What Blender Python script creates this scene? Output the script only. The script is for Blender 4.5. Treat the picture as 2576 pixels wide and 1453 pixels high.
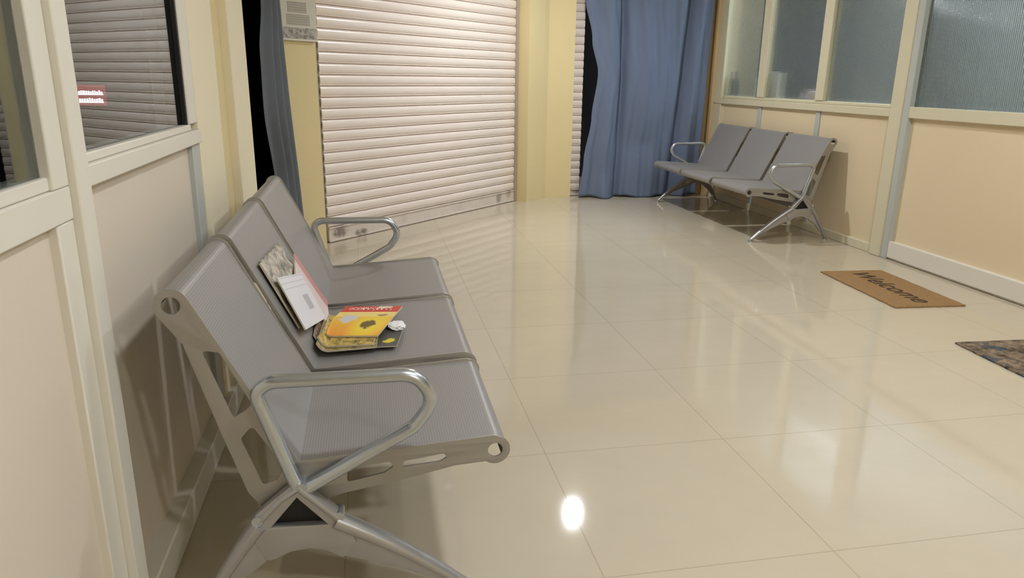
import bpy, bmesh, math, random
from mathutils import Vector, Matrix
random.seed(4)
for o in list(bpy.data.objects): bpy.data.objects.remove(o)
SC = bpy.context.scene
C = SC.collection
S = 12 / 11            # all lengths below are in units of S metres
R = math.radians

# ------------------------------------------------------------------ camera
FPX = 1838.0
cam = bpy.data.cameras.new('camera')
co = bpy.data.objects.new('camera', cam); C.objects.link(co)
cam.sensor_width = 36; cam.sensor_fit = 'HORIZONTAL'
cam.lens = 36 * FPX / 2576
cam.clip_start = 0.02; cam.clip_end = 60
yaw, pitch, roll = R(11.1), R(16.1), R(0.78)
f = Vector((math.sin(yaw) * math.cos(pitch), math.cos(yaw) * math.cos(pitch), -math.sin(pitch)))
r0 = Vector((math.cos(yaw), -math.sin(yaw), 0)); u0 = r0.cross(f)
rr = math.cos(roll) * r0 + math.sin(roll) * u0
uu = -math.sin(roll) * r0 + math.cos(roll) * u0
co.matrix_world = Matrix(((rr.x, uu.x, -f.x, 0), (rr.y, uu.y, -f.y, 0), (rr.z, uu.z, -f.z, 1.1 * S), (0, 0, 0, 1)))
SC.camera = co

# ------------------------------------------------------------------ world, exposure
w = bpy.data.worlds.new('world'); SC.world = w; w.use_nodes = True
w.node_tree.nodes['Background'].inputs[0].default_value = (0.35, 0.42, 0.5, 1)
w.node_tree.nodes['Background'].inputs[1].default_value = 0.02
SC.view_settings.view_transform = 'Standard'
SC.view_settings.look = 'None'
SC.view_settings.gamma = 1
SC.view_settings.use_curve_mapping = False
SC.view_settings.exposure = 0.0
# (x, y, z, radius, watts-like strength, colour)
WARM = (0.97, 1.0, 1.03)
LAMPS = [
    (1.60, 5.30, 2.497, 0.050, 1520, WARM, 'round ceiling downlight above the floor in front of the white shutter'),
    (1.05, 0.95, 2.497, 0.10, 300, WARM, 'round ceiling downlight just ahead of and above the near steel bench'),
    (1.90, -1.2, 2.497, 0.10, 420, WARM, 'round downlight added as unseen fill at the back of the room'),  # added out of view to raise the ambient light
    (2.20, 2.50, 2.497, 0.10, 260, WARM, 'round downlight added as unseen fill over the floor in front of the doormat'),  # added out of view to brighten the right wall
]

# ------------------------------------------------------------------ materials
def lin(c):
    return tuple(((v / 255) / 12.92 if v / 255 <= 0.04045 else (((v / 255) + 0.055) / 1.055) ** 2.4) for v in c) + (1,)

def mat(name, rgb, rough=0.5, metal=0.0, noise=0.0, nscale=8.0, bump=0.0, bscale=60.0, spec=0.5, rgb2=None):
    m = bpy.data.materials.new(name); m.use_nodes = True
    nt = m.node_tree; b = nt.nodes['Principled BSDF']
    b.inputs['Roughness'].default_value = rough
    b.inputs['Metallic'].default_value = metal
    b.inputs['Specular IOR Level'].default_value = spec
    b.inputs['Base Color'].default_value = lin(rgb)
    tc = nt.nodes.new('ShaderNodeTexCoord')
    if noise or rgb2:
        n = nt.nodes.new('ShaderNodeTexNoise'); n.inputs['Scale'].default_value = nscale; n.inputs['Detail'].default_value = 4
        nt.links.new(tc.outputs['Object'], n.inputs['Vector'])
        mx = nt.nodes.new('ShaderNodeMix'); mx.data_type = 'RGBA'
        c1 = lin(rgb); c2 = lin(rgb2) if rgb2 else tuple(v * (1 - noise) for v in c1[:3]) + (1,)
        mx.inputs[6].default_value = c1; mx.inputs[7].default_value = c2
        nt.links.new(n.outputs['Fac'], mx.inputs[0]); nt.links.new(mx.outputs[2], b.inputs['Base Color'])
    if bump:
        n2 = nt.nodes.new('ShaderNodeTexNoise'); n2.inputs['Scale'].default_value = bscale
        nt.links.new(tc.outputs['Object'], n2.inputs['Vector'])
        bp = nt.nodes.new('ShaderNodeBump'); bp.inputs['Strength'].default_value = bump; bp.inputs['Distance'].default_value = 0.01
        nt.links.new(n2.outputs['Fac'], bp.inputs['Height']); nt.links.new(bp.outputs['Normal'], b.inputs['Normal'])
    return m

class NB:
    """tiny node-building helper"""
    def __init__(s, m): s.m = m; s.nt = m.node_tree; s.b = s.nt.nodes['Principled BSDF']
    def n(s, t, **kw):
        x = s.nt.nodes.new(t)
        for k, v in kw.items(): setattr(x, k, v)
        return x
    def link(s, a, b): s.nt.links.new(a, b)
    def math(s, op, a, b=None, c=None, clamp=False):
        x = s.n('ShaderNodeMath', operation=op); x.use_clamp = clamp
        for i, v in enumerate((a, b, c)):
            if v is None: continue
            if isinstance(v, (int, float)): x.inputs[i].default_value = v
            else: s.link(v, x.inputs[i])
        return x.outputs[0]
    def mix(s, fac, a, b):
        x = s.n('ShaderNodeMix', data_type='RGBA')
        for i, v in ((0, fac), (6, a), (7, b)):
            if isinstance(v, (int, float, tuple)): x.inputs[i].default_value = v
            else: s.link(v, x.inputs[i])
        return x.outputs[2]
    def sep(s, out):
        x = s.n('ShaderNodeSeparateXYZ'); s.link(out, x.inputs[0]); return x.outputs
    def coord(s, k='Object'): return s.n('ShaderNodeTexCoord').outputs[k]
    def noise(s, vec, scale, detail=3, rough=0.5):
        x = s.n('ShaderNodeTexNoise'); x.inputs['Scale'].default_value = scale; x.inputs['Detail'].default_value = detail
        x.inputs['Roughness'].default_value = rough
        s.link(vec, x.inputs['Vector']); return x.outputs['Fac']
    def ell(s, u, v, cu, cv, ru, rv, soft=0.3, wob=None):
        a = s.math('DIVIDE', s.math('SUBTRACT', u, cu), ru); b = s.math('DIVIDE', s.math('SUBTRACT', v, cv), rv)
        d = s.math('ADD', s.math('MULTIPLY', a, a), s.math('MULTIPLY', b, b))
        if wob is not None: d = s.math('ADD', d, s.math('MULTIPLY', s.math('SUBTRACT', wob, 0.5), 3.0))
        return s.math('DIVIDE', s.math('SUBTRACT', 1.0, d), soft, clamp=True)
    def box(s, u, v, u0, u1, v0, v1):
        k = s.math('MULTIPLY', s.math('GREATER_THAN', u, u0), s.math('LESS_THAN', u, u1))
        return s.math('MULTIPLY', k, s.math('MULTIPLY', s.math('GREATER_THAN', v, v0), s.math('LESS_THAN', v, v1)))

M = {}
M['ceiling'] = mat('ceiling_paint', (232, 229, 222), 0.9)
M['cream'] = mat('cream_plaster', (226, 206, 152), 0.75, noise=0.05, nscale=3, bump=0.08, bscale=40)
M['yellow'] = mat('yellow_plaster', (226, 208, 158), 0.75, noise=0.06, nscale=3, bump=0.08, bscale=40)
M['pale'] = mat('pale_cream_post_paint', (238, 227, 198), 0.6, noise=0.03, nscale=3)
M['tan'] = mat('tan_plaster', (214, 186, 140), 0.75, noise=0.05, nscale=3, bump=0.06, bscale=40)
M['whiteframe'] = mat('white_coated_aluminium', (224, 219, 207), 0.42)
M['creamframe'] = mat('cream_coated_aluminium', (214, 206, 178), 0.42)
M['blueframe'] = mat('pale_blue_grey_aluminium', (184, 189, 184), 0.4)
M['panelL'] = mat('beige_laminate_panel', (220, 208, 192), 0.55, noise=0.05, nscale=2.5)
M['panelR'] = mat('peach_laminate_panel', (228, 210, 176), 0.55, noise=0.05, nscale=2.0)
M['dark'] = mat('unlit_room_dark', (12, 13, 15), 0.9)  # near-black walls: darkness of the unlit rooms put into the colour
M['backroom'] = mat('back_room_paint', (136, 140, 138), 0.9)
M['backbeige'] = mat('back_room_beige_paint', (206, 190, 158), 0.9)
M['gasket'] = mat('black_rubber_gasket', (24, 24, 26), 0.6)
M['steel'] = mat('silver_painted_steel', (150, 144, 138), 0.36, metal=0.55)
M['rim'] = mat('grey_steel_plate_edge', (160, 156, 150), 0.35, metal=0.5)
M['chrome'] = mat('brushed_chrome_tube', (190, 195, 200), 0.27, metal=0.85)
M['cast'] = mat('cast_aluminium', (172, 171, 172), 0.32, metal=0.65)
M['black'] = mat('black_plastic', (9, 9, 10), 0.6)
M['bluecloth'] = mat('blue_curtain_fabric', (112, 124, 148), 0.85, noise=0.14, nscale=1.6, bump=0.12, bscale=260, spec=0.2)
M['greycloth'] = mat('grey_blue_curtain_fabric', (104, 108, 114), 0.9, noise=0.1, nscale=1.6, spec=0.15)
M['guide'] = mat('shutter_guide_steel', (176, 164, 148), 0.5, metal=0.2)
M['paper'] = mat('white_paper', (232, 230, 232), 0.6)
M['lamprim'] = mat('white_lamp_rim', (230, 230, 226), 0.4)
M['letter'] = mat('dark_printed_lettering', (66, 50, 36), 0.95)
M['whiteink'] = mat('white_print', (246, 226, 220), 0.6)

def floor_mat():
    m = mat('polished_vitrified_tile', (205, 190, 164), 0.1); k = NB(m)
    P = k.coord(); x, y, z = k.sep(P)
    pitch = 0.585 * S
    def line(c, o):
        t = k.math('FRACT', k.math('DIVIDE', k.math('SUBTRACT', c, o * S - 20 * pitch + pitch / 2), pitch))
        return k.math('LESS_THAN', k.math('ABSOLUTE', k.math('SUBTRACT', t, 0.5)), 0.0032)
    ln = k.math('MAXIMUM', line(x, 0.492), line(y, 1.36))
    mp = k.n('ShaderNodeMapping'); mp.inputs['Scale'].default_value = (1.2, 2.6, 1); mp.inputs['Rotation'].default_value = (0, 0, 0.6)
    k.link(P, mp.inputs['Vector'])
    n1 = k.noise(mp.outputs[0], 1.5, 6, 0.6); n2 = k.noise(P, 14, 4)
    c = k.mix(n1, lin((200, 188, 166)), lin((188, 177, 157)))
    c = k.mix(k.math('MULTIPLY', n2, 0.25), c, lin((208, 196, 174)))
    c = k.mix(k.math('MULTIPLY', ln, 0.36), c, lin((140, 124, 102)))
    k.link(c, k.b.inputs['Base Color'])
    rg = k.math('ADD', 0.03, k.math('MULTIPLY', n1, 0.05))
    k.link(rg, k.b.inputs['Roughness'])
    k.b.inputs['Specular IOR Level'].default_value = 0.55
    bp = k.n('ShaderNodeBump'); bp.inputs['Strength'].default_value = 0.02; bp.inputs['Distance'].default_value = 0.01
    k.link(k.noise(P, 5, 2), bp.inputs['Height']); k.link(bp.outputs[0], k.b.inputs['Normal'])
    return m
M['floor'] = floor_mat()

def perf_mat():
    m = mat('perforated_silver_steel', (150, 147, 145), 0.42, metal=0.3); k = NB(m)
    u, v, _ = k.sep(k.coord('UV'))
    p = 0.0065 * S
    a = k.math('DIVIDE', u, p); b = k.math('DIVIDE', v, p * 0.866)
    row = k.math('FLOOR', b)
    a2 = k.math('ADD', a, k.math('MULTIPLY', k.math('MODULO', row, 2.0), 0.5))
    da = k.math('SUBTRACT', k.math('FRACT', a2), 0.5); db = k.math('SUBTRACT', k.math('FRACT', b), 0.5)
    d = k.math('SQRT', k.math('ADD', k.math('MULTIPLY', da, da), k.math('MULTIPLY', db, db)))
    hole = k.math('LESS_THAN', d, 0.27)
    # holes only away from the rolled edge: vertex-colour free, driven by v range stored in UV.y
    c = k.mix(k.math('MULTIPLY', hole, 0.34), lin((156, 153, 151)), lin((60, 56, 54)))
    k.link(c, k.b.inputs['Base Color'])
    return m
M['perf'] = perf_mat()

def coir_mat():
    m = mat('brown_coir', (156, 118, 70), 0.98, bump=0.6, bscale=220); k = NB(m)
    P = k.coord(); n = k.noise(P, 60, 5, 0.7)
    k.link(k.mix(n, lin((176, 140, 92)), lin((128, 98, 62))), k.b.inputs['Base Color'])
    return m
M['coir'] = coir_mat()

def rug_mat():
    m = mat('mottled_dark_rug', (80, 68, 56), 0.95, bump=0.5, bscale=160); k = NB(m)
    P = k.coord()
    n = k.noise(P, 16, 5, 0.7); n2 = k.noise(P, 7, 2)
    c = k.mix(k.math('MULTIPLY', k.math('SUBTRACT', n, 0.38), 4.0, clamp=True), lin((44, 36, 30)), lin((150, 130, 106)))
    c = k.mix(k.math('MULTIPLY', k.math('GREATER_THAN', n2, 0.6), 0.7), c, lin((44, 66, 84)))
    k.link(c, k.b.inputs['Base Color']); return m
M['rug'] = rug_mat()

def shutter_mat(L):
    m = mat('white_enamelled_shutter', (236, 224, 214), 0.3); k = NB(m)
    P = k.coord(); n = k.noise(P, 2.2, 4)
    k.link(k.mix(n, lin((238, 226, 217)), lin((230, 216, 206))), k.b.inputs['Base Color'])
    return m
M['shutter'] = shutter_mat(2.26)

def dirty_mat(L):
    m = mat('scuffed_white_bottom_rail', (220, 208, 198), 0.4); k = NB(m)
    P = k.coord(); x, y, z = k.sep(P)
    x = k.math('DIVIDE', x, S); z = k.math('DIVIDE', z, S)
    wv = k.noise(P, 26, 4, 0.65); w2 = k.noise(P, 60, 4, 0.7)
    d = k.ell(x, z, 0.10, 0.065, 0.075, 0.05, 0.9, wv)
    d = k.math('MAXIMUM', d, k.ell(x, z, 0.30, 0.03, 0.07, 0.03, 0.9, wv))
    d = k.math('MAXIMUM', d, k.math('MULTIPLY', k.ell(x, z, 2.02, 0.06, 0.05, 0.05, 0.9, wv), 0.7))
    d = k.math('MAXIMUM', d, k.math('MULTIPLY', k.ell(x, z, 2.17, 0.075, 0.05, 0.04, 0.9, wv), 0.7))
    for cx_ in (0.75, 1.45): d = k.math('MAXIMUM', d, k.math('MULTIPLY', k.ell(x, z, cx_, 0.06, 0.05, 0.04, 1.5, wv), 0.25))
    c = k.mix(wv, lin((228, 216, 206)), lin((206, 193, 182)))
    c = k.mix(k.math('MULTIPLY', d, k.math('ADD', 0.45, k.math('MULTIPLY', w2, 0.6)), clamp=True), c, lin((84, 70, 58)))
    k.link(c, k.b.inputs['Base Color']); return m
M['rail'] = dirty_mat(2.26)

def clear_glass():
    m = mat('clear_window_glass', (196, 205, 205), 0.0); b = m.node_tree.nodes['Principled BSDF']
    b.inputs['Transmission Weight'].default_value = 1; b.inputs['IOR'].default_value = 1.5; return m
M['glass'] = clear_glass()

def pattern_glass(name, clear, rough):
    m = mat(name, (214, 222, 222), rough); k = NB(m); b = k.b
    b.inputs['Transmission Weight'].default_value = 1; b.inputs['IOR'].default_value = 1.45
    x, y, z = k.sep(k.coord())
    q = 2 * math.pi / (0.013 * S)
    h = k.math('ADD', k.math('SINE', k.math('MULTIPLY', y, q)), k.math('SINE', k.math('MULTIPLY', z, q)))
    bp = k.n('ShaderNodeBump'); bp.inputs['Strength'].default_value = 0.35; bp.inputs['Distance'].default_value = 0.002
    k.link(h, bp.inputs['Height']); k.link(bp.outputs[0], b.inputs['Normal'])
    tr = k.n('ShaderNodeBsdfTransparent'); tr.inputs[0].default_value = (0.88, 0.93, 0.93, 1)
    ms = k.n('ShaderNodeMixShader'); ms.inputs[0].default_value = clear
    out = [x_ for x_ in k.nt.nodes if x_.type == 'OUTPUT_MATERIAL'][0]
    k.link(b.outputs[0], ms.inputs[1]); k.link(tr.outputs[0], ms.inputs[2]); k.link(ms.outputs[0], out.inputs[0])
    return m
M['pglass'] = pattern_glass('patterned_obscure_glass', 0.38, 0.12)
M['pglass_door'] = pattern_glass('heavier_patterned_obscure_glass', 0.0, 0.075)

def emit(name, rgb, st):
    m = bpy.data.materials.new(name); m.use_nodes = True
    nt = m.node_tree; nt.nodes.clear()
    e = nt.nodes.new('ShaderNodeEmission'); o = nt.nodes.new('ShaderNodeOutputMaterial')
    e.inputs[0].default_value = tuple(rgb) + (1,); e.inputs[1].default_value = st
    nt.links.new(e.outputs[0], o.inputs[0]); return m

def notice_mat():
    m = mat('printed_notice', (206, 202, 186), 0.5); k = NB(m)
    u, v, _ = k.sep(k.coord('UV'))       # u across in S-metres, v = height above the lower edge
    n = k.noise(k.coord('UV'), 90, 3); n2 = k.noise(k.coord('UV'), 30, 4, 0.7)
    bars = k.math('GREATER_THAN', k.math('SINE', k.math('MULTIPLY', u, 2 * math.pi / 0.011)), -0.2)
    rows = k.math('GREATER_THAN', k.math('SINE', k.math('MULTIPLY', v, 2 * math.pi / 0.013)), -0.75)
    ink = k.math('MULTIPLY', k.math('MULTIPLY', bars, rows), k.math('ADD', 0.35, k.math('MULTIPLY', n, 0.5)))
    blk = k.math('ADD', k.box(u, v, 0.052, 0.195, 0.158, 0.218), k.box(u, v, 0.04, 0.215, 0.086, 0.148))
    blk = k.math('ADD', blk, k.box(u, v, 0.052, 0.195, 0.235, 0.40))
    c = k.mix(k.math('MULTIPLY', blk, k.math('ADD', 0.25, ink), clamp=True), lin((206, 202, 186)), lin((126, 112, 98)))
    strip = k.box(u, v, 0.004, 0.262, 0.012, 0.074)
    c = k.mix(k.math('MULTIPLY', strip, k.math('ADD', 0.3, k.math('MULTIPLY', k.math('SUBTRACT', n2, 0.42), 4.0, clamp=True)), clamp=True), c, lin((120, 110, 104)))
    k.link(c, k.b.inputs['Base Color']); return m
M['notice'] = notice_mat()

def cover(name, fn, rough=0.35):
    m = mat(name, (200, 200, 200), rough); k = NB(m)
    u, v, _ = k.sep(k.coord('UV')); k.link(fn(k, u, v, k.coord('UV')), k.b.inputs['Base Color']); return m

def c_yellow(k, u, v, P):
    n = k.noise(P, 9, 4, 0.65)
    c = k.mix(k.math('MULTIPLY', v, 1.25, clamp=True), lin((238, 150, 46)), lin((240, 206, 62)))
    c = k.mix(k.ell(u, v, 0.72, 0.30, 0.35, 0.5, 1.0), c, lin((244, 216, 50)))
    c = k.mix(k.math('MULTIPLY', k.box(u, v, 0.0, 1.0, 0.62, 0.8), 0.55), c, lin((240, 222, 160)))
    c = k.mix(k.ell(u, v, 0.27, 0.55, 0.17, 0.14, 0.5, n), c, lin((206, 204, 206)))
    c = k.mix(k.math('MULTIPLY', k.ell(u, v, 0.68, 0.36, 0.13, 0.16, 0.5, n), 0.9), c, lin((64, 46, 26)))
    c = k.mix(k.math('MULTIPLY', k.ell(u, v, 0.8, 0.68, 0.10, 0.05, 0.6, n), 0.7), c, lin((110, 74, 40)))
    c = k.mix(k.math('GREATER_THAN', v, 0.79), c, lin((206, 62, 40)))
    c = k.mix(k.math('MULTIPLY', k.ell(u, v, 0.70, 0.97, 0.13, 0.05, 0.4, n), 1.0), c, lin((232, 206, 170)))
    return c
M['c_yellow'] = cover('yellow_orange_cover', c_yellow)
M['c_old'] = cover('aged_yellow_cover', lambda k, u, v, P: k.mix(k.math('MULTIPLY', k.math('SUBTRACT', k.noise(P, 7, 5, 0.7), 0.45), 6, clamp=True), lin((206, 176, 92)), lin((96, 82, 44))))
M['c_old2'] = cover('aged_green_cover', lambda k, u, v, P: k.mix(k.math('MULTIPLY', k.math('SUBTRACT', k.noise(P, 12, 5, 0.7), 0.45), 6, clamp=True), lin((178, 156, 96)), lin((70, 68, 40))))
M['c_brown'] = cover('brown_picture_cover', lambda k, u, v, P: k.mix(k.math('MULTIPLY', k.math('SUBTRACT', k.noise(P, 10, 5, 0.7), 0.46), 7, clamp=True), lin((84, 58, 44)), lin((196, 166, 134))))
def c_dark(k, u, v, P):
    c = k.mix(k.noise(P, 8, 3), lin((52, 52, 50)), lin((96, 94, 90)))
    return k.mix(k.ell(u, v, 0.86, 0.22, 0.10, 0.08, 0.4, k.noise(P, 9, 3)), c, lin((222, 206, 40)))
M['c_dark'] = cover('dark_cover', c_dark)
def c_white(k, u, v, P):
    c = k.mix(k.math('MULTIPLY', k.box(u, v, 0.42, 0.72, 0.55, 0.78), 0.5), lin((226, 226, 234)), lin((120, 120, 134)))
    ln = k.math('GREATER_THAN', k.math('SINE', k.math('MULTIPLY', u, 60)), 0.8)
    c = k.mix(k.math('MULTIPLY', k.math('MULTIPLY', ln, k.math('LESS_THAN', u, 0.3)), 0.35), c, lin((150, 154, 170)))
    return c
M['c_white'] = cover('white_printed_cover', c_white)
def c_pink(k, u, v, P):
    n = k.noise(P, 40, 3)
    c = k.mix(k.math('MULTIPLY', k.math('GREATER_THAN', v, 0.72), k.math('MULTIPLY', n, 1.3, clamp=True)), lin((222, 206, 206)), lin((190, 70, 76)))
    return c
M['c_pink'] = cover('white_cover_with_red_edge', c_pink)
def c_news(k, u, v, P):
    n = k.noise(P, 5, 5, 0.7); n2 = k.noise(P, 14, 4, 0.7)
    c = k.mix(k.math('MULTIPLY', k.math('SUBTRACT', n, 0.4), 5, clamp=True), lin((206, 200, 188)), lin((122, 124, 116)))
    c = k.mix(k.math('MULTIPLY', k.math('GREATER_THAN', n2, 0.57), 0.6), c, lin((184, 120, 92)))
    c = k.mix(k.math('MULTIPLY', k.ell(u, v, 0.62, 0.62, 0.18, 0.12, 0.6, n2), 0.6), c, lin((70, 86, 104)))
    c = k.mix(k.ell(u, v, 0.86, 0.14, 0.12, 0.1, 0.6, n2), c, lin((206, 104, 76)))
    return c
M['c_news'] = cover('colour_printed_newspaper', c_news, 0.8)
M['pages'] = mat('paper_page_edges', (206, 196, 170), 0.8, noise=0.2, nscale=200)

# ------------------------------------------------------------------ mesh helpers
def finish(name, me, m, parent=None, loc=None, smooth=None):
    for v in me.vertices: v.co = v.co * S
    o = bpy.data.objects.new(name, me); C.objects.link(o)
    if m is not None and not me.materials: me.materials.append(m)
    if parent: o.parent = parent
    if loc: o.location = Vector(loc) * S
    if smooth:
        for p in me.polygons: p.use_smooth = True
        try: me.set_sharp_from_angle(angle=R(smooth))
        except Exception: pass
    return o

def obj(name, bm, m, parent=None, loc=None, smooth=35, bevel=0, mats=None):
    bmesh.ops.recalc_face_normals(bm, faces=bm.faces)
    me = bpy.data.meshes.new(name); bm.to_mesh(me); bm.free()
    if mats:
        for x in mats: me.materials.append(x)
    o = finish(name, me, m, parent, loc, smooth)
    if bevel:
        b = o.modifiers.new('bevel', 'BEVEL'); b.width = bevel * S; b.segments = 2; b.limit_method = 'ANGLE'; b.angle_limit = R(40)
    return o

def empty(name, loc, rz=0):
    o = bpy.data.objects.new(name, None); C.objects.link(o)
    o.location = Vector(loc) * S; o.rotation_euler = (0, 0, rz); o.empty_display_size = 0.1
    return o

def tag(o, label=None, cat=None, group=None, kind=None):
    if label: o['label'] = label
    if cat: o['category'] = cat
    if group: o['group'] = group
    if kind: o['kind'] = kind
    return o

def box(bm, x0, x1, y0, y1, z0, z1):
    vs = [bm.verts.new((x, y, z)) for x in (x0, x1) for y in (y0, y1) for z in (z0, z1)]
    for q in ((0, 1, 3, 2), (4, 6, 7, 5), (0, 4, 5, 1), (2, 3, 7, 6), (0, 2, 6, 4), (1, 5, 7, 3)):
        bm.faces.new([vs[i] for i in q])

def boxes(*bs):
    bm = bmesh.new()
    for b in bs: box(bm, *b)
    return bm

def prism(poly, z0, z1):
    bm = bmesh.new()
    a = [bm.verts.new((x, y, z0)) for x, y in poly]; b = [bm.verts.new((x, y, z1)) for x, y in poly]
    n = len(poly)
    bm.faces.new(a[::-1]); bm.faces.new(b)
    for i in range(n): bm.faces.new((a[i], a[(i + 1) % n], b[(i + 1) % n], b[i]))
    return bm

def fillet(pts, rad, closed=False, seg=6):
    out = []; n = len(pts)
    P = [Vector(p) for p in pts]
    if not isinstance(rad, (list, tuple)): rad = [rad] * n
    for i in range(n):
        if not closed and i in (0, n - 1): out.append(P[i]); continue
        a, b, c = P[i - 1], P[i], P[(i + 1) % n]
        u = (a - b); v = (c - b); lu, lv = u.length, v.length; u.normalize(); v.normalize()
        ang = u.angle(v); r = rad[i]
        if r <= 0 or ang > 3.05: out.append(b); continue
        d = min(r / math.tan(ang / 2), lu * 0.48, lv * 0.48)
        p0 = b + u * d; p2 = b + v * d
        for k in range(seg + 1):
            t = k / seg; out.append(p0 * (1 - t) ** 2 + b * 2 * t * (1 - t) + p2 * t * t)
    return out

def sweep(bm, pts, rad, closed=False, sides=14, ry=None, caps=True, up=Vector((0, 1, 0))):
    """circular / elliptical sweep; rad, ry numbers or lists; ry is the radius along 'up' """
    n = len(pts); P = [Vector(p) for p in pts]
    rad = rad if isinstance(rad, (list, tuple)) else [rad] * n
    ry = rad if ry is None else (ry if isinstance(ry, (list, tuple)) else [ry] * n)
    rings = []
    for i in range(n):
        a = P[i - 1] if (i > 0 or closed) else P[i]; b = P[(i + 1) % n] if (i < n - 1 or closed) else P[i]
        t = (b - a).normalized()
        s = t.cross(up)
        if s.length < 1e-4: s = t.cross(Vector((1, 0, 0)))
        s.normalize(); u = s.cross(t).normalized()
        rings.append([bm.verts.new(P[i] + s * rad[i] * math.cos(2 * math.pi * k / sides) + u * ry[i] * math.sin(2 * math.pi * k / sides)) for k in range(sides)])
    for i in range(n if closed else n - 1):
        A, B = rings[i], rings[(i + 1) % n]
        for k in range(sides):
            bm.faces.new((A[k], A[(k + 1) % sides], B[(k + 1) % sides], B[k]))
    if caps and not closed: bm.faces.new(rings[0][::-1]); bm.faces.new(rings[-1])

def flat_plate(name, outline, holes, y0, thick, m, parent, bevel=0.0, radius=None):
    """plate with holes in the XZ plane (outline/holes as lists of (x,z)), y0..y0+thick"""
    cu = bpy.data.curves.new(name + '_c', 'CURVE'); cu.dimensions = '2D'; cu.fill_mode = 'BOTH'
    cu.extrude = thick / 2 - bevel; cu.bevel_depth = bevel; cu.bevel_resolution = 1
    for L in [outline] + holes:
        s = cu.splines.new('POLY'); s.points.add(len(L) - 1); s.use_cyclic_u = True
        for p, q in zip(s.points, L): p.co = (q[0], q[1], 0, 1)
    t = bpy.data.objects.new(name + '_t', cu); C.objects.link(t)
    dg = bpy.context.evaluated_depsgraph_get()
    me = bpy.data.meshes.new_from_object(t.evaluated_get(dg))
    bpy.data.objects.remove(t); bpy.data.curves.remove(cu)
    me.name = name; me.materials.clear()
    for v in me.vertices: x, y, z = v.co; v.co = (x, y0 + thick / 2 - z, y)
    bm = bmesh.new(); bm.from_mesh(me); bmesh.ops.remove_doubles(bm, verts=bm.verts, dist=1e-6)
    bmesh.ops.recalc_face_normals(bm, faces=bm.faces); bm.to_mesh(me); bm.free()
    return finish(name, me, m, parent, None, 30)

def circle(cx_, cz_, r, n=20):
    return [(cx_ + r * math.cos(2 * math.pi * k / n), cz_ + r * math.sin(2 * math.pi * k / n)) for k in range(n)]

def rnd(poly, r, seg=4):
    return [(p.x, p.y) for p in fillet([(a, b, 0) for a, b in poly], r, True, seg)]

# ================================================================== THE ROOM
XL, XR, YB, YF, H = -0.49, 3.30, -2.3, 6.80, 2.5
def struct(name, bm, m, **k):
    return tag(obj(name, bm, m, **k), kind='structure')

struct('floor', boxes((-2.6, 7.2, YB - .1, 8.6, -0.06, 0.0)), M['floor'], smooth=None)
struct('ceiling', boxes((-2.6, 7.2, YB - .1, 8.6, H, H + 0.06)), M['ceiling'], smooth=None)
struct('wall_back', boxes((-2.6, 7.2, YB - .1, YB, 0, H)), M['cream'], smooth=None)

# --- left wall: laminate dado with glazed partition, then plaster pier, then a curtained opening
T = 0.06
struct('wall_left', boxes(
    (XL - T, XL - 0.02, YB, 1.275, 0.02, 0.87), (XL - T, XL - 0.02, 1.39, 2.26, 0.02, 0.92),
    (XL - T, XL - 0.02, YB, 2.26, 2.12, H)), M['panelL'], smooth=None)
struct('trim_1', boxes(                                     # post between the two bays
    (XL - T, XL + 0.012, 1.335, 1.395, 0, 2.16)), M['whiteframe'], bevel=0.004)
struct('trim_2', boxes(                                     # rail under the near glass, with the stile beside the post
    (XL - T, XL - 0.002, YB, 1.3349, 0.862, 0.918), (XL - T, XL - 0.008, YB, 1.28, 0.918, 0.940),
    (XL - T, XL - 0.002, 1.268, 1.3349, 0.918, 2.12), (XL - T, XL - 0.004, 1.268, 1.3349, 0.0, 0.862),
    (XL - T, XL - 0.002, YB, 1.3349, 2.06, 2.12)), M['whiteframe'], bevel=0.003)
struct('trim_3', boxes(                                     # rail under the second glass
    (XL - T, XL + 0.006, 1.3951, 2.335, 0.905, 0.944), (XL - T, XL - 0.004, 1.3951, 2.26, 0.944, 0.962),
    (XL - T, XL - 0.002, 2.235, 2.335, 0.962, 2.12), (XL - T, XL - 0.002, 1.3951, 2.335, 2.06, 2.12)), M['whiteframe'], bevel=0.003)
struct('trim_4', boxes((XL - T, XL - 0.004, 2.255, 2.335, 0.0, 0.905), ), M['blueframe'], bevel=0.003)
struct('trim_5', boxes((XL - 0.0175, XL - 0.006, 2.222, 2.236, 0.962, 2.06), (XL - T, XL - 0.025, 2.222, 2.236, 0.962, 2.06), ), M['gasket'])
struct('baseboard_left', boxes((XL - 0.03, XL + 0.02, 1.395, 3.36, 0.0, 0.085), (XL - 0.03, XL + 0.02, YB, 1.268, 0.0, 0.085)), M['whiteframe'], bevel=0.004)
def window(name, bm_glass, m, label=None):
    o = tag(obj(name, bm_glass, m, smooth=None), kind='structure'); return o
window('window_1', boxes((XL - 0.024, XL - 0.018, YB + 0.01, 1.272, 0.938, 2.062)), M['glass'])
window('window_2', boxes((XL - 0.024, XL - 0.018, 1.393, 2.238, 0.960, 2.062)), M['glass'])
# plaster pier beyond the glazing
struct('wall_left.001', boxes((XL - 0.12, XL - 0.002, 2.335, 2.70, 0, H)), M['pale'], smooth=None)
struct('wall_left.002', boxes((XL - 0.12, XL - 0.03, 2.70, 3.0, 0, H)), M['yellow'], smooth=None)  # recess in a deeper tone: its different lighting is put into the colour
struct('wall_left.003', boxes((XL - 0.12, XL + 0.0, 3.0, 3.38, 0, H)), M['pale'], bevel=0.004)
struct('wall_left.004', boxes((XL - 0.12, XL, 3.38, 4.70, 2.15, H)), M['yellow'], smooth=None)

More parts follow.
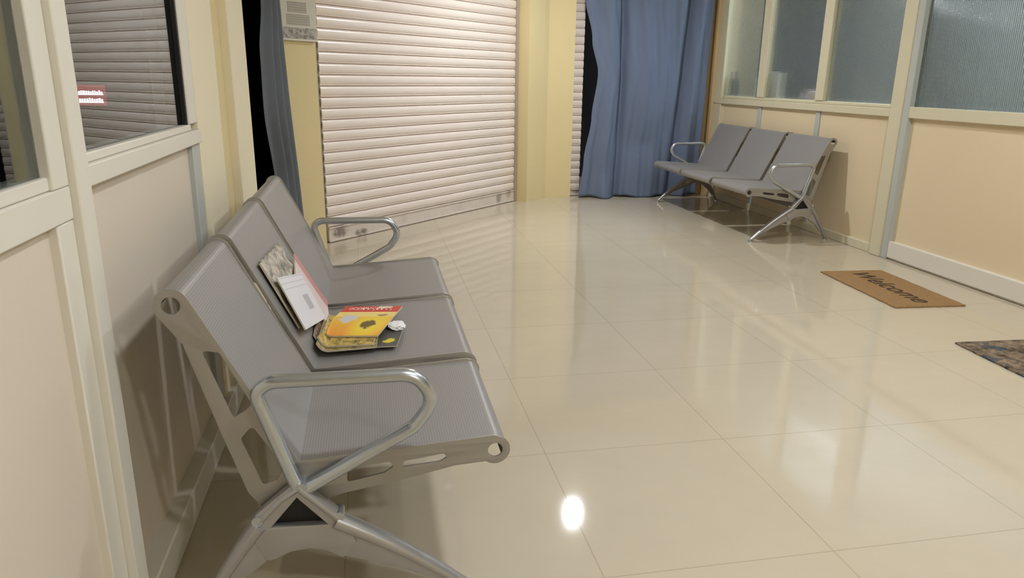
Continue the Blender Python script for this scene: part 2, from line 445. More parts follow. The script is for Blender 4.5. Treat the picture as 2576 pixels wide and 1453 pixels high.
# --- far-left diagonal pier, diagonal shutter wall, far-right pier
d = math.sqrt(.5)
A0 = Vector((-0.295, 5.04)); A1 = Vector((1.305, 6.65))
dirS = (A1 - A0).normalized(); LS = (A1 - A0).length
nS = Vector((dirS.y, -dirS.x))                     # towards the room
def dp(s, n): return tuple(A0 + dirS * s + nS * n)
def dpoly(*sn): return [dp(s, n) for s, n in sn]
pw = 0.125
struct('wall_far', prism(dpoly((-0.45, pw), (-0.127, pw), (-0.127, -0.2), (-0.2, -0.2), (-0.2, pw - 0.03), (-0.45, pw - 0.03)), 0, H), M['yellow'], smooth=None)
struct('wall_far.001', prism(dpoly((-0.127, pw), (LS + .01, pw), (LS + .01, -0.2), (-0.127, -0.2)), 2.2, H), M['yellow'], smooth=None)
struct('wall_far.002', prism([dp(LS + 0.012, -0.05), dp(LS + 0.012, 0.138), (1.586, 6.72), (1.64, 6.78), (1.885, 6.78), (1.885, 7.0), (1.5, 7.1)], 0, H), M['yellow'], smooth=None)
struct('wall_far.003', prism(dpoly((-0.127, -0.12), (LS + 0.3, -0.12), (LS + 0.3, -0.16), (-0.127, -0.16)), 0, 2.2), M['dark'], smooth=None)
struct('wall_far.004', boxes((1.885, 3.36, 6.78, 7.0, 2.2, H)), M['yellow'], smooth=None)
struct('wall_far.005', boxes((3.185, 3.262, 6.86, 7.0, 0, 2.2), (3.262, 3.40, 6.78, 7.0, 0, H)), M['tan'], smooth=None)
# dark spaces behind the openings
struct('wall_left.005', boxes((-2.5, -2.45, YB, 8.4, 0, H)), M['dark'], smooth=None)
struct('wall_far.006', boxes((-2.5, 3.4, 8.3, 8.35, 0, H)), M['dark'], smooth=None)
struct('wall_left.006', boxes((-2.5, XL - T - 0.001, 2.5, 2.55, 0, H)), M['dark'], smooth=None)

# --- right wall: glazed partition
PT = 0.05
rails = []
struct('wall_right', boxes(
    (XR + 0.012, XR + 0.045, 4.17, 6.76, 0.03, 0.90), (XR + 0.012, XR + 0.045, YB, 4.13, 0.03, 0.90),
    (XR + 0.0, XR + PT, YB, 6.78, 2.16, H)), M['panelR'], smooth=None)
struct('trim_6', boxes(                                       # rails either side of the post
    (XR - 0.018, XR + PT, 4.24, 6.78, 0.892, 0.945), (XR - 0.004, XR + PT, 4.24, 6.78, 0.945, 0.968),
    (XR - 0.0, XR + PT, 4.24, 6.78, 2.10, 2.16)), M['creamframe'], bevel=0.005)
struct('trim_7', boxes(
    (XR - 0.018, XR + PT, YB, 4.092, 0.892, 0.962), (XR - 0.0, XR + PT, YB, 4.092, 2.10, 2.16)), M['creamframe'], bevel=0.005)
for i, (y0, y1) in enumerate(((6.63, 6.78), (5.865, 5.98), (5.01, 5.115))):
    struct('trim_%d' % (8 + i), boxes((XR - 0.012, XR + PT, y0, y1, 0.968 if i else 0.0, 2.10)), M['creamframe'], bevel=0.005)
struct('trim_11', boxes((XR - 0.030, XR + PT, 4.14, 4.25, 0, 2.16)), M['creamframe'], bevel=0.006)
struct('trim_12', boxes((XR - 0.022, XR + PT, 4.085, 4.1395, 0, 2.16)), M['blueframe'], bevel=0.004)
struct('trim_13', boxes((XR - 0.002, XR + 0.02, 5.895, 5.95, 0.06, 0.892), (XR - 0.002, XR + 0.02, 5.04, 5.09, 0.06, 0.892)), M['blueframe'], bevel=0.003)
struct('baseboard_right', boxes((XR - 0.012, XR + 0.03, 4.2501, 6.63, 0, 0.06)), M['creamframe'], bevel=0.004)
struct('baseboard_right.001', boxes((XR - 0.018, XR + 0.03, YB, 4.0849, 0.012, 0.118), (XR - 0.005, XR + 0.03, YB, 4.0849, 0.0, 0.012)), M['whiteframe'], bevel=0.004)
for i, (y0, y1) in enumerate(((5.978, 6.632), (5.113, 5.867), (4.248, 5.012), (YB + 0.02, 4.087))):
    window('window_%d' % (3 + i), boxes((XR + 0.012, XR + 0.017, y0, y1, 0.962, 2.104)), M['pglass_door' if i == 3 else 'pglass'])
# room behind the patterned glass
struct('wall_right.001', boxes((7.0, 7.05, YB, 8.4, 0, H)), M['backroom'], smooth=None)
struct('wall_right.003', boxes((3.42, 7.0, 7.9, 7.95, 0, H)), mat('slate_blue_paint', (58, 66, 72), 0.9), smooth=None)
struct('wall_right.002', boxes((XR + 0.10, 3.76, 6.86, 6.90, 0, H)), M['backbeige'], smooth=None)

# ================================================================== LAMPS
lamp_group = 'round ceiling downlights'
for i, (x, y, z, r, st, col, lab) in enumerate(LAMPS):
    t = tag(empty('ceiling_downlight', (x, y, z)), lab, 'ceiling light', lamp_group)
    bm = bmesh.new(); ring = [(r + 0.022, 0.0), (r + 0.022, -0.012), (r + 0.006, -0.018), (r, -0.012), (r, 0.0)]
    n = 40; vs = [[bm.verts.new((a * math.cos(2 * math.pi * k / n), a * math.sin(2 * math.pi * k / n), b)) for k in range(n)] for a, b in ring]
    for a, b in zip(vs, vs[1:] + vs[:1]):
        for k in range(n): bm.faces.new((a[k], a[(k + 1) % n], b[(k + 1) % n], b[k]))
    obj('trim_ring', bm, M['lamprim'], t)
    bm = bmesh.new(); vs = [bm.verts.new((r * .995 * math.cos(2 * math.pi * k / n), r * .995 * math.sin(2 * math.pi * k / n), -0.010)) for k in range(n)]
    vt = [bm.verts.new((v.co.x, v.co.y, -0.001)) for v in vs]
    bm.faces.new(vs[::-1]); bm.faces.new(vt)
    for k in range(n): bm.faces.new((vs[k], vs[(k + 1) % n], vt[(k + 1) % n], vt[k]))
    obj('diffuser', bm, emit('lamp_glow_%d' % i, col, st), t)
# cool fluorescent fitting in the room behind the glass
for (x0, y0, lab, st) in ((5.15, 5.7, 'cool fluorescent batten on the ceiling of the room behind the patterned glass', 640),):
    t = tag(empty('fluorescent_light', (x0, y0, H)), lab, 'ceiling light')
    obj('housing', boxes((-0.05, 0.05, -0.6, 0.6, -0.05, 0.0)), M['lamprim'], t, bevel=0.004)
    bm = bmesh.new(); sweep(bm, [(0, -0.57, -0.075), (0, 0.57, -0.075)], 0.018, up=Vector((0, 0, 1)))
    obj('tube', bm, emit('tube_glow', (0.84, 0.92, 1.0), st), t)

# ================================================================== ROLLER SHUTTERS
def slat_profile(pitch):
    # (height, outward) of one slat, upwards
    return [(0.0, -0.003), (0.035, -0.009), (0.07, 0.002), (0.12, 0.0065), (0.16, 0.003), (0.20, 0.005), (0.30, 0.0095), (0.50, 0.0112), (0.72, 0.0105), (0.86, 0.0078), (0.95, 0.004)]
def shutter_bm(width, z0, z1, pitch):
    bm = bmesh.new(); pr = []
    k = 0
    while z0 + k * pitch < z1:
        for a, b in slat_profile(pitch): pr.append((z0 + (k + a) * pitch, b))
        k += 1
    A = [bm.verts.new((0, -n, z)) for z, n in pr]; B = [bm.verts.new((width, -n, z)) for z, n in pr]
    for i in range(len(pr) - 1): bm.faces.new((A[i], A[i + 1], B[i + 1], B[i]))
    A2 = [bm.verts.new((0, 0.012 - n, z)) for z, n in pr]; B2 = [bm.verts.new((width, 0.012 - n, z)) for z, n in pr]
    for i in range(len(pr) - 1):
        bm.faces.new((A2[i], B2[i], B2[i + 1], A2[i + 1])); bm.faces.new((A[i], A2[i], A2[i + 1], A[i + 1])); bm.faces.new((B[i], B[i + 1], B2[i + 1], B2[i]))
    return bm
ang = math.atan2(dirS.y, dirS.x)
sh = tag(empty('roller_shutter', (A0.x, A0.y, 0), ang), 'wide white ribbed metal roller shutter closed to the floor, with scuffed bottom rail', 'shutter')
obj('slat_curtain', shutter_bm(LS - 0.012, 0.1045, 2.25, 0.0713), M['shutter'], sh, smooth=50)
bm = boxes((0, LS - 0.012, -0.012, 0.012, 0.012, 0.1035), (0, LS - 0.012, -0.018, 0.0, 0.004, 0.016), (0, LS - 0.012, -0.018, -0.01, 0.094, 0.104))
obj('bottom_rail', bm, M['rail'], sh, bevel=0.002)
obj('guide_rail', boxes((LS - 0.012, LS + 0.008, -0.03, 0.01, 0, 2.2)), M['guide'], sh, bevel=0.003)
obj('guide_rail', boxes((-0.124, -0.004, 0.0, 0.02, 0, 2.2)), M['guide'], sh, bevel=0.003)
s2 = tag(empty('roller_shutter', (1.89, 6.90, 0)), 'narrow strip of white ribbed shutter showing between yellow pier and blue curtain', 'shutter')
obj('slat_curtain', shutter_bm(0.115, 0.05, 2.2, 0.0713), M['shutter'], s2, smooth=50)
obj('bottom_rail', boxes((0, 0.115, -0.012, 0.012, 0.004, 0.049)), M['rail'], s2, bevel=0.002)

# ================================================================== CURTAINS
def cloth(name, fn, nu, nv, m, th=0.003):
    bm = bmesh.new(); g = [[bm.verts.new(fn(i / nu, j / nv)) for j in range(nv + 1)] for i in range(nu + 1)]
    for i in range(nu):
        for j in range(nv): bm.faces.new((g[i][j], g[i + 1][j], g[i + 1][j + 1], g[i][j + 1]))
    o = obj(name, bm, m, None, smooth=80)
    s = o.modifiers.new('solid', 'SOLIDIFY'); s.thickness = th * S
    return o
def interp(tab, z):
    for (z0, x0), (z1, x1) in zip(tab, tab[1:]):
        if z <= z1:
            t = (z - z0) / (z1 - z0); t = max(0, min(1, t)); t = t * t * (3 - 2 * t)
            return x0 + (x1 - x0) * t
    return tab[-1][1]
LE = [(0.0, 1.965), (0.35, 2.00), (0.75, 2.06), (1.15, 2.105), (1.45, 2.04), (1.80, 1.965), (2.2, 1.95)]
RE = [(0.0, 3.165), (1.0, 3.185), (2.2, 3.215)]
def g(x, c, w): return math.exp(-((x - c) / w) ** 2)
def blue(u, v):
    z = 0.008 + v * 2.14
    x = interp(LE, z) * (1 - u) + interp(RE, z) * u
    X = x
    y = 6.76
    y -= 0.009 * math.sin(2 * math.pi * (u * 7 + 0.15 * math.sin(z * 2.0)))
    y -= 0.003 * math.sin(2 * math.pi * (u * 17 + 0.3 * z + 0.3))
    y += 0.075 * g(x, 2.33 + 0.03 * math.sin(z * 1.6), 0.035)            # deep furrow
    y -= 0.045 * g(x, 2.20, 0.07)
    y += 0.07 * g(x, 2.93 + 0.10 * (z - 0.8) * 0.6, 0.04)
    y -= 0.028 * g(x, 3.05 + 0.05 * (z - 0.8), 0.06)
    # swag: a drape hanging from upper left to lower right
    cx_ = 2.55 + 0.16 * max(0, 1.0 - z)
    y -= 0.045 * g(x, cx_, 0.16) * g(z, 1.0, 0.75)
    y += 0.030 * g(z, 0.5 + 0.5 * (x - 2.55) ** 2 * 4, 0.16) * g(x, 2.6, 0.25) * 0.7
    # billow at the foot, held out towards the floor on the right
    y -= 0.07 * max(0, 0.25 - z) * g(x, 2.22, 0.10) / 0.25
    y -= 0.05 * max(0, 0.5 - z) / 0.5 * g(x, 2.60, 0.16)
    z += 0.012 * math.sin(u * 21) * max(0, 1 - v * 8) if v < .12 else 0
    return (X, y, max(0.004, z))
o = cloth('curtain', blue, 150, 90, M['bluecloth'])
tag(o, 'long blue cloth curtain hanging over the far doorway beside the yellow pier', 'curtain')
P0 = [(0.0, 4.28), (0.5, 4.15), (0.95, 3.90), (1.2, 3.92), (1.45, 4.10), (2.2, 4.20)]
def grey(u, v):
    z = 0.01 + v * 2.12
    y0 = interp(P0, z)
    a = Vector((-0.505, y0)); b = Vector((-0.387 - 0.052 * z, 4.50))
    p = a.lerp(b, u)
    amp = 0.03 * math.sin(2 * math.pi * (u * 3.2 + 0.12 * z)) + 0.012 * math.sin(2 * math.pi * (u * 7 + 0.3 * z))
    amp *= min(1, (1 - u) * 4) * min(1, u * 5)
    return (p.x - amp * .9, p.y - 0.3 * amp, z)
o = cloth('curtain', grey, 70, 60, M['greycloth'])
tag(o, 'narrow dark grey-blue curtain hanging in the dark opening left of the shutter', 'curtain')

# ================================================================== NOTICE BOARD on the diagonal pier
nb = tag(empty('notice_board', dp(-0.395, pw + 0.0) + (1.295,), ang), 'off-white printed notice with rows of text, on the yellow pier left of the shutter', 'notice board')
bm = bmesh.new(); box(bm, 0.0, 0.27, -0.020, -0.001, 0.0, 0.52)
obj('board', bm, M['whiteframe'], nb, bevel=0.003)
bm = bmesh.new(); uv = bm.loops.layers.uv.new('UVMap')
vs = [bm.verts.new(p) for p in ((0.002, -0.0215, 0.012), (0.268, -0.0215, 0.012), (0.268, -0.0215, 0.51), (0.002, -0.0215, 0.51))]
fc = bm.faces.new(vs)
for l in fc.loops: l[uv].uv = (l.vert.co.x, l.vert.co.z)
r_ = bmesh.ops.extrude_face_region(bm, geom=[fc]); bmesh.ops.translate(bm, verts=[v for v in r_['geom'] if isinstance(v, bmesh.types.BMVert)], vec=(0, 0.001, 0))
obj('printed_sheet', bm, M['notice'], nb, smooth=None)

# ================================================================== STEEL BENCHES
KX, KZ = -0.160, 0.353                      # crease between seat and backrest
BRC, FRC = (-0.365, 0.694), (0.236, 0.350)  # centres of the top roll and the front roll
def arc(c, r, a0, a1, n):
    return [(c[0] + r * math.cos(R(a0 + (a1 - a0) * k / n)), c[1] + r * math.sin(R(a0 + (a1 - a0) * k / n))) for k in range(n + 1)]
back_line = arc(BRC, 0.027, 190, 27, 14) + [(KX - 0.006, KZ + 0.012), (KX, KZ + 0.002)]
back_line = [(x, z) for x, z in back_line]
seat_line = [(KX, KZ + 0.002), (KX + 0.02, KZ)] + [(KX + 0.1, KZ + 0.006), (KX + 0.25, KZ + 0.017)] + arc(FRC, 0.027, 98, -50, 14)
def pad_bm(line, y0, y1, t=0.003):
    bm = bmesh.new(); uv = bm.loops.layers.uv.new('UVMap')
    n = len(line); nr = []
    for i in range(n):
        a = Vector(line[max(0, i - 1)]); b = Vector(line[min(n - 1, i + 1)]); tg = (b - a).normalized(); nr.append(Vector((-tg.y, tg.x)))
    s = [0]
    for i in range(1, n): s.append(s[-1] + (Vector(line[i]) - Vector(line[i - 1])).length)
    V = []
    for i in range(n):
        p = Vector(line[i]); q = p + nr[i] * t * -1
        V.append((bm.verts.new((p.x, y0, p.y)), bm.verts.new((p.x, y1, p.y)), bm.verts.new((q.x, y0, q.y)), bm.verts.new((q.x, y1, q.y))))
    def fc(vs, st):
        f_ = bm.faces.new(vs)
        for l, c in zip(f_.loops, st): l[uv].uv = (c[0] * S, c[1] * S)
    for i in range(n - 1):
        a, b = V[i], V[i + 1]
        fc((a[0], a[1], b[1], b[0]), ((y0, s[i]), (y1, s[i]), (y1, s[i + 1]), (y0, s[i + 1])))
        fc((a[2], b[2], b[3], a[3]), ((y0, s[i]), (y0, s[i + 1]), (y1, s[i + 1]), (y1, s[i])))
        fc((a[0], b[0], b[2], a[2]), ((0, 0),) * 4); fc((a[1], a[3], b[3], b[1]), ((0, 0),) * 4)
    fc((V[0][0], V[0][2], V[0][3], V[0][1]), ((0, 0),) * 4); fc((V[-1][0], V[-1][1], V[-1][3], V[-1][2]), ((0, 0),) * 4)
    return bm
plate_out = (arc(BRC, 0.031, 215, 25, 12) + [(-0.266, 0.565), (-0.163, 0.359), (-0.145, 0.359), (0.05, 0.371), (0.232, 0.383)]
             + arc(FRC, 0.031, 80, -130, 12) + [(0.150, 0.322), (0.048, 0.301), (-0.082, 0.280), (-0.150, 0.262), (-0.236, 0.262), (-0.262, 0.300), (-0.300, 0.430), (-0.352, 0.62)])
slots = [rnd([(-0.323, 0.606), (-0.277, 0.462), (-0.252, 0.478), (-0.240, 0.490), (-0.290, 0.600)], 0.008),
         rnd([(-0.268, 0.419), (-0.244, 0.447), (-0.190, 0.350), (-0.205, 0.322), (-0.234, 0.314)], 0.010),
         rnd([(-0.073, 0.303), (-0.068, 0.337), (0.018, 0.343), (0.026, 0.331), (0.006, 0.318)], 0.008),
         rnd([(0.040, 0.326), (0.046, 0.342), (0.128, 0.352), (0.136, 0.342), (0.120, 0.333)], 0.006),
         circle(BRC[0], BRC[1], 0.0175, 18), circle(FRC[0], FRC[1], 0.0165, 18)]
arm_pts = [(-0.166, 0.312), (-0.230, 0.520), (-0.205, 0.541), (0.075, 0.539), (0.108, 0.480), (0.070, 0.428), (-0.150, 0.308)]

def make_bench(name, loc, rz, pads, L, label):
    t = tag(empty(name, loc, rz), label, 'bench', 'three-seat perforated steel benches')
    for (a, b) in pads:
        obj('backrest', pad_bm(back_line, a + 0.005, b - 0.005), M['perf'], t, smooth=60)
        obj('seat', pad_bm(seat_line, a + 0.005, b - 0.005), M['perf'], t, smooth=60)
        flat_plate('side_plate', plate_out, slots, a, 0.005, M['rim'], t, 0.001)
        flat_plate('side_plate', plate_out, slots, b - 0.005, 0.005, M['rim'], t, 0.001)
    # triangular beam with black caps
    tri = [(-0.167, 0.302), (-0.222, 0.236), (-0.110, 0.231)]
    bm = bmesh.new(); A = [bm.verts.new((x, 0.006, z)) for x, z in tri]; B = [bm.verts.new((x, L - 0.006, z)) for x, z in tri]
    bm.faces.new(A); bm.faces.new(B[::-1])
    for i in range(3): bm.faces.new((A[i], B[i], B[(i + 1) % 3], A[(i + 1) % 3]))
    obj('beam', bm, M['rim'], t, bevel=0.003)
    for (y0, sgn) in ((-0.004, -1), (L + 0.004, 1)):
        flat_plate('end_cap', [(-0.168, 0.300), (-0.228, 0.233), (-0.104, 0.228)], [], min(y0, y0 + 0.008 * sgn), 0.008, M['black'], t)
        yc = y0 + 0.012 * sgn                      # mid plane of the cast leg
        # arm
        bm = bmesh.new()
        pth = fillet([(x, yc, z) for x, z in arm_pts], [0, 0.03, 0.045, 0.07, 0.05, 0.05, 0], False, 8)
        sweep(bm, pth, 0.0135, ry=0.0165, sides=16)
        obj('armrest', bm, M['chrome'], t, smooth=60)
        # cast bracket: web with an arched underside and a triangular window for the beam
        out = [(-0.163, 0.322), (-0.172, 0.322), (-0.246, 0.262), (-0.262, 0.228), (-0.232, 0.160), (-0.218, 0.163), (-0.19, 0.176), (-0.150, 0.180), (-0.118, 0.172), (-0.085, 0.150), (-0.060, 0.180), (-0.080, 0.238), (-0.092, 0.252)]
        win = [(-0.168, 0.300), (-0.228, 0.230), (-0.104, 0.225)]
        flat_plate('leg_bracket', rnd(out, 0.006, 3), [rnd(win, 0.003, 2)], yc - 0.012, 0.024, M['cast'], t, 0.004)
        bm = bmesh.new()
        sweep(bm, [(-0.160, yc, 0.318), (-0.200, yc, 0.292), (-0.245, yc, 0.246)], [0.009, 0.009, 0.010], ry=[0.020, 0.019, 0.018], sides=12)
        sweep(bm, [(-0.165, yc, 0.318), (-0.130, yc, 0.282), (-0.090, yc, 0.240)], [0.010, 0.010, 0.012], ry=[0.020, 0.020, 0.019], sides=12)
        obj('leg_bracket', bm, M['cast'], t, smooth=60)
        for foot, hub, web in (((0.200, 0.016), (-0.096, 0.232), 1), ((-0.385, 0.016), (-0.243, 0.240), -1)):
            bm = bmesh.new(); N = 9; P = []; ra = []; ry = []
            for k in range(N):
                u = k / (N - 1)
                x = hub[0] + (foot[0] - hub[0]) * u; z = hub[1] + (foot[1] - hub[1]) * u
                z += 0.012 * math.sin(math.pi * u)
                P.append((x, yc, z)); ra.append(0.018 - 0.008 * u); ry.append(0.023 - 0.008 * u)
            sweep(bm, P, ra, ry=ry, sides=14)
            leg = obj('leg', bm, M['cast'], t, smooth=60)
            # web under the leg
            if web > 0: wo = [(-0.102, 0.225), (-0.02, 0.186), (0.06, 0.130), (0.15, 0.060), (0.135, 0.052), (0.05, 0.096), (-0.03, 0.130), (-0.09, 0.152)]
            else: wo = [(-0.240, 0.235), (-0.300, 0.158), (-0.355, 0.070), (-0.340, 0.062), (-0.292, 0.114), (-0.250, 0.145), (-0.222, 0.168)]
            flat_plate('leg_rib', wo, [], yc - 0.007, 0.014, M['cast'], leg, 0.002)
            bm = bmesh.new(); sweep(bm, [(foot[0], yc, 0.0005), (foot[0], yc, 0.009), (foot[0], yc, 0.012), (foot[0], yc, 0.026)], [0.019, 0.018, 0.008, 0.007], sides=18, up=Vector((0, 1, 0)))
            obj('foot_glide', bm, M['chrome'], leg, smooth=40)
        for bx, bz in ((-0.246, 0.252), (-0.088, 0.246), (-0.157, 0.318)):
            bm = bmesh.new()
            sweep(bm, [(bx, yc - 0.017, bz), (bx, yc + 0.017, bz)], 0.0105, sides=12, up=Vector((0, 0, 1)))
            obj('bolt', bm, M['chrome'], t, smooth=40)
    return t
Y0 = 1.36
make_bench('steel_bench', (0, Y0, 0), 0, [(0, 0.445), (0.49, 1.03), (1.065, 1.60)], 1.60,
           'large silver three-seat metal bench in the foreground with magazines on its middle seat')
make_bench('steel_bench', (2.845, 6.42, 0), math.pi, [(0, 0.565), (0.61, 1.135), (1.18, 1.72)], 1.72,
           'silver three-seat metal bench against the glazed partition, next to the blue curtain')

# ================================================================== MAGAZINES (laid over seat and backrest)
bk = Vector((-0.335 - KX, 0.700 - KZ)).normalized()
st = Vector((0.40, 0.025)).normalized()
def surf(s, y, d):
    r = 0.035
    if s > r: p = Vector((KX, KZ)) + st * s; n = Vector((-st.y, st.x))
    elif s < -r: p = Vector((KX, KZ)) + bk * (-s); n = Vector((bk.y, -bk.x))
    else:
        t = (s + r) / (2 * r); a = Vector((KX, KZ)) + bk * r; c = Vector((KX, KZ)) + st * r; b = Vector((KX, KZ))
        p = a * (1 - t) ** 2 + b * 2 * t * (1 - t) + c * t * t
        n = Vector((bk.y, -bk.x)).lerp(Vector((-st.y, st.x)), t).normalized()
    q = p + n * (d + 0.003)
    return Vector((q.x, y, q.y))
def magazine(name, s0, yc, w_, l_, a, d0, th, m, label, curl=0.0, group='magazines and papers piled on the near bench', edge=None, wob=0.0):
    NU, NV = 14, 16; a = R(a); ca, sa = math.cos(a), math.sin(a)
    bm = bmesh.new(); uv = bm.loops.layers.uv.new('UVMap')
    def P(i, j, top):
        u = i / NU - .5; v = j / NV - .5
        if wob and i in (0, NU): u += wob * math.sin(j * 2.3) * 0.02
        s = s0 + (u * w_) * ca + (v * l_) * sa; y = yc - (u * w_) * sa + (v * l_) * ca
        d = d0 + (th if top else 0) + curl * max(0, (v + .1)) ** 2 * 0.0 + curl * max(0.0, (-v + 0.1)) * 0.0
        d += curl * (abs(u) * 2) ** 3
        if wob: d += wob * 0.004 * math.sin(i * 1.3) * math.sin(j * 0.9)
        return surf(s, y, d)
    T_ = [[bm.verts.new(P(i, j, 1)) for j in range(NV + 1)] for i in range(NU + 1)]
    B_ = [[bm.verts.new(P(i, j, 0)) for j in range(NV + 1)] for i in range(NU + 1)]
    for i in range(NU):
        for j in range(NV):
            f1 = bm.faces.new((T_[i][j], T_[i + 1][j], T_[i + 1][j + 1], T_[i][j + 1]))
            for l, (x, y) in zip(f1.loops, ((i, j), (i + 1, j), (i + 1, j + 1), (i, j + 1))): l[uv].uv = (x / NU, y / NV)
            bm.faces.new((B_[i][j], B_[i][j + 1], B_[i + 1][j + 1], B_[i + 1][j])).material_index = 1
    for i in range(NU):
        for J in (0, NV): bm.faces.new((T_[i][J], T_[i + 1][J], B_[i + 1][J], B_[i][J])).material_index = 1
    for j in range(NV):
        for I in (0, NU): bm.faces.new((T_[I][j], T_[I][j + 1], B_[I][j + 1], B_[I][j])).material_index = 1
    o = obj(name, bm, None, None, smooth=50, mats=[m, edge or M['pages']])
    return tag(o, label, 'newspaper' if name == 'newspaper' else 'magazine', group)
magazine('newspaper', -0.195, 2.085, 0.20, 0.33, 4, 0.003, 0.005, M['c_news'], 'crumpled newspaper with colour pictures leaning highest on the middle backrest', wob=1.0)
magazine('magazine', -0.105, 2.255, 0.205, 0.185, -12, 0.0135, 0.005, M['c_pink'], 'white magazine with a red printed edge leaning on the middle backrest beside the white booklet')
magazine('booklet', -0.140, 2.055, 0.155, 0.30, 14, 0.020, 0.004, M['c_white'], 'plain white booklet with a grey patch leaning on the middle backrest')
magazine('magazine', 0.040, 2.120, 0.17, 0.22, 0, 0.003, 0.006, M['c_brown'], 'magazine with a brown picture cover bent where seat meets backrest')
magazine('magazine', 0.140, 2.045, 0.19, 0.20, 10, 0.0095, 0.003, M['c_dark'], 'dark covered magazine with a yellow flower sticking out right of the pile')
magazine('magazine', 0.070, 2.070, 0.20, 0.27, 4, 0.0130, 0.005, M['c_old2'], 'worn greenish magazine low in the pile on the middle seat')
magazine('magazine', 0.075, 2.085, 0.20, 0.27, 10, 0.0190, 0.005, M['c_old'], 'aged yellow covered magazine just under the bright one')
mg = magazine('magazine', 0.118, 2.135, 0.185, 0.265, 18, 0.0255, 0.005, M['c_yellow'], 'yellow and orange magazine with red title band, topmost on the middle seat')
# title script on the red band: flowing white strokes
def on_mag(u, v, s0=0.118, yc=2.135, w_=0.185, l_=0.265, a=R(18), d=0.0316):
    u -= .5; v -= .5
    return surf(s0 + u * w_ * math.cos(a) + v * l_ * math.sin(a), yc - u * w_ * math.sin(a) + v * l_ * math.cos(a), d)
bm = bmesh.new(); rng = random.Random(3)
x = 0.12
while x < 0.86:
    wd = rng.uniform(0.05, 0.085); hgt = rng.uniform(0.06, 0.1); kind = rng.random(); pts = []
    n = 12
    for k in range(n + 1):
        q = k / n
        if kind < .4: pts.append((x + wd * (.5 - .5 * math.cos(q * 5.6)), 0.895 + hgt * .5 * math.sin(q * 5.6)))
        elif kind < .7: pts.append((x + wd * q, 0.895 + hgt * .55 * math.sin(q * 9)))
        else: pts.append((x + wd * .5 + wd * .4 * math.sin(q * 7), 0.895 - hgt * .7 + hgt * 1.3 * q))
    sweep(bm, [on_mag(*p) for p in pts], 0.0012, ry=0.0004, sides=6, up=Vector((0, 0, 1)))
    x += wd + 0.015
obj('title_lettering', bm, M['whiteink'], mg)
# crumpled grey-white paper beside the pile
bm = bmesh.new(); bmesh.ops.create_icosphere(bm, subdivisions=3, radius=1)
for v in bm.verts:
    n = v.co.normalized(); k = 1 + 0.22 * math.sin(n.x * 9 + n.y * 5) * math.cos(n.z * 8 + n.y * 4)
    v.co = Vector((0.060 + n.x * 0.026 * k, 2.085 + n.y * 0.034 * k, 0.3875 + n.z * 0.011 * k))
tag(obj('crumpled_paper', bm, M['paper'], smooth=20), 'small crumpled white paper tucked at the right edge of the magazine pile', 'paper')

# ================================================================== FLOOR MATS
def matthing(name, cx_, cy_, hx, hy, rz, m, label, cat, th=0.012):
    t = tag(empty(name, (cx_, cy_, 0), rz), label, cat)
    bm = bmesh.new(); NX, NY = 24, 40; rr_ = random.Random(1)
    T_ = [[bm.verts.new((-hx + 2 * hx * i / NX + (rr_.uniform(-.002, .002) if i in (0, NX) else 0), -hy + 2 * hy * j / NY + (rr_.uniform(-.002, .002) if j in (0, NY) else 0), th if 0 < i < NX and 0 < j < NY else th * .6)) for j in range(NY + 1)] for i in range(NX + 1)]
    for i in range(NX):
        for j in range(NY): bm.faces.new((T_[i][j], T_[i + 1][j], T_[i + 1][j + 1], T_[i][j + 1]))
    e = [x_ for x_ in bm.edges if x_.is_boundary]
    r1 = bmesh.ops.extrude_edge_only(bm, edges=e)
    for v in r1['geom']:
        if isinstance(v, bmesh.types.BMVert): v.co.z = 0.0005
    obj('mat_body', bm, m, t, smooth=40)
    return t
wm = matthing('doormat', 2.815, 3.455, 0.197, 0.36, R(-3.5), M['coir'], 'brown coir doormat lettered WELCOME on the floor before the right-hand partition', 'doormat')
rg = matthing('rug', 2.76, 2.17, 0.28, 0.42, R(-3), M['rug'], 'dark mottled brown rug cut off by the right edge of the photo', 'rug')
cu = bpy.data.curves.new('txt', 'FONT'); cu.body = 'Welcome'; cu.size = 0.155; cu.align_x = 'CENTER'; cu.align_y = 'CENTER'; cu.extrude = 0.0006; cu.shear = 0.25; cu.offset = 0.0012; cu.resolution_u = 4
to = bpy.data.objects.new('txt', cu); C.objects.link(to)
me = bpy.data.meshes.new_from_object(to.evaluated_get(bpy.context.evaluated_depsgraph_get()))
bpy.data.objects.remove(to); me.materials.clear(); me.name = 'lettering'
for v in me.vertices: v.co = Vector((v.co.y, -v.co.x, 0.0128 + v.co.z))
finish('lettering', me, M['letter'], wm)

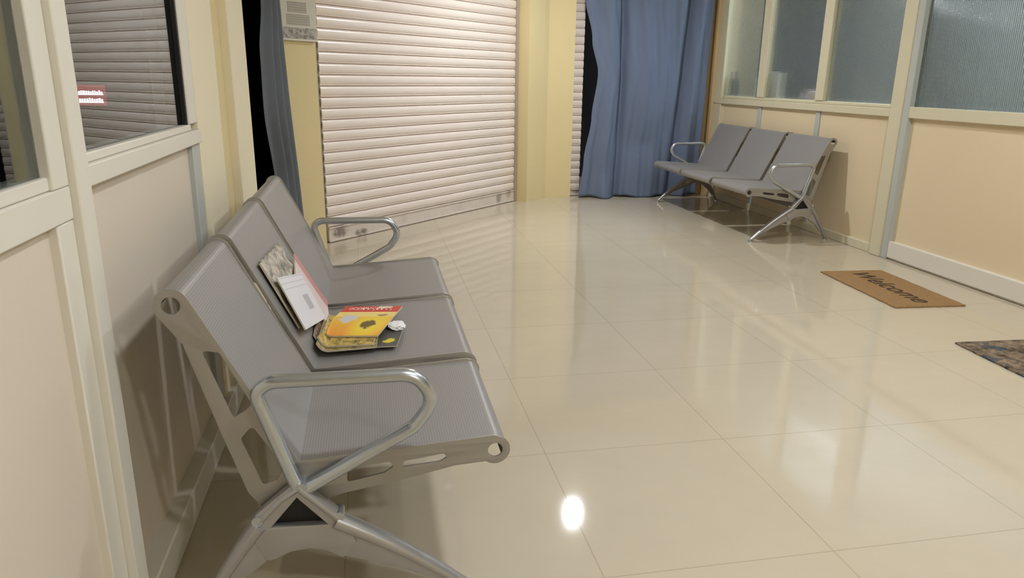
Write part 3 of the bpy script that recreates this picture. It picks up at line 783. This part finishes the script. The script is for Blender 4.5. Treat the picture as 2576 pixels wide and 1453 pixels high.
# ================================================================== THINGS BEHIND THE PATTERNED GLASS
bx = XR + 0.022
struct('trim_14', boxes((XR + PT, XR + 0.20, 4.3, 6.74, 0.925, 0.955)), M['creamframe'])
def carton(name, y0, y1, z1, dep, m, label, cat):
    return tag(obj(name, boxes((XR + 0.056, XR + 0.056 + dep, y0, y1, 0.9555, z1)), m, bevel=0.003), label, cat)
carton('carton', 5.74, 5.90, 1.17, 0.06, mat('pinkish_white_card', (246, 234, 228), 0.6), 'whitish carton standing on the ledge behind the glass, at the second mullion', 'carton')
carton('carton', 5.99, 6.10, 1.13, 0.05, mat('pale_blue_card', (186, 212, 222), 0.6), 'pale blue carton standing on the ledge behind the first pane', 'carton')
def lathe(bm, prof, cx_, cy_, n=24):
    rg_ = [[bm.verts.new((cx_ + r * math.cos(2 * math.pi * k / n), cy_ + r * math.sin(2 * math.pi * k / n), z)) for k in range(n)] for r, z in prof]
    for a, b in zip(rg_, rg_[1:]):
        for k in range(n): bm.faces.new((a[k], a[(k + 1) % n], b[(k + 1) % n], b[k]))
    bm.faces.new(rg_[0][::-1]); bm.faces.new(rg_[-1])
bm = bmesh.new(); lathe(bm, [(0.034, 0.9555), (0.036, 0.96), (0.036, 1.09), (0.030, 1.115), (0.014, 1.13), (0.014, 1.16), (0.018, 1.162), (0.018, 1.185)], XR + 0.10, 6.585)
tag(obj('bottle', bm, mat('grey_green_plastic', (96, 112, 112), 0.4)), 'grey-green bottle on the ledge behind the first pane, in its left corner', 'bottle')
bm = bmesh.new(); bmesh.ops.create_icosphere(bm, subdivisions=3, radius=1)
for v in bm.verts:
    n = v.co.normalized(); k = 1 + 0.12 * math.sin(n.x * 6 + n.y * 7) * math.cos(n.z * 5)
    v.co = Vector((XR + 0.135 + n.x * 0.062 * k, 5.32 + n.y * 0.12 * k, 0.9555 + max(0, 0.03 + n.z * 0.055 * k)))
tag(obj('cloth_bundle', bm, mat('pinkish_cloth', (230, 206, 206), 0.9)), 'pinkish white crumpled cloth on the ledge behind the second pane', 'cloth')

# ================================================================== LIT SIGN seen in the second left-hand glass
ls = tag(empty('illuminated_sign', (-0.825, 2.499, 1.033)), 'small lit red sign with two white lines, seen through the second left window', 'sign')
obj('sign_case', boxes((-0.041, 0.041, -0.016, 0, -0.030, 0.030)), emit('red_sign_face', (0.9, 0.10, 0.12), 0.5), ls, bevel=0.002)
bm = bmesh.new(); rng = random.Random(8)
for z0, z1 in ((0.001, 0.015), (-0.022, -0.007)):
    x = -0.036
    while x < 0.033:
        wd = rng.uniform(0.003, 0.006); box(bm, x, x + wd, -0.0185, -0.0165, z0, z1 - rng.uniform(0, .004))
        box(bm, x, x + wd + 0.002, -0.0185, -0.0165, z0, z0 + 0.003); x += wd + 0.0022
obj('sign_lettering', bm, emit('white_sign_lines', (0.95, 0.9, 1.0), 3.0), ls)
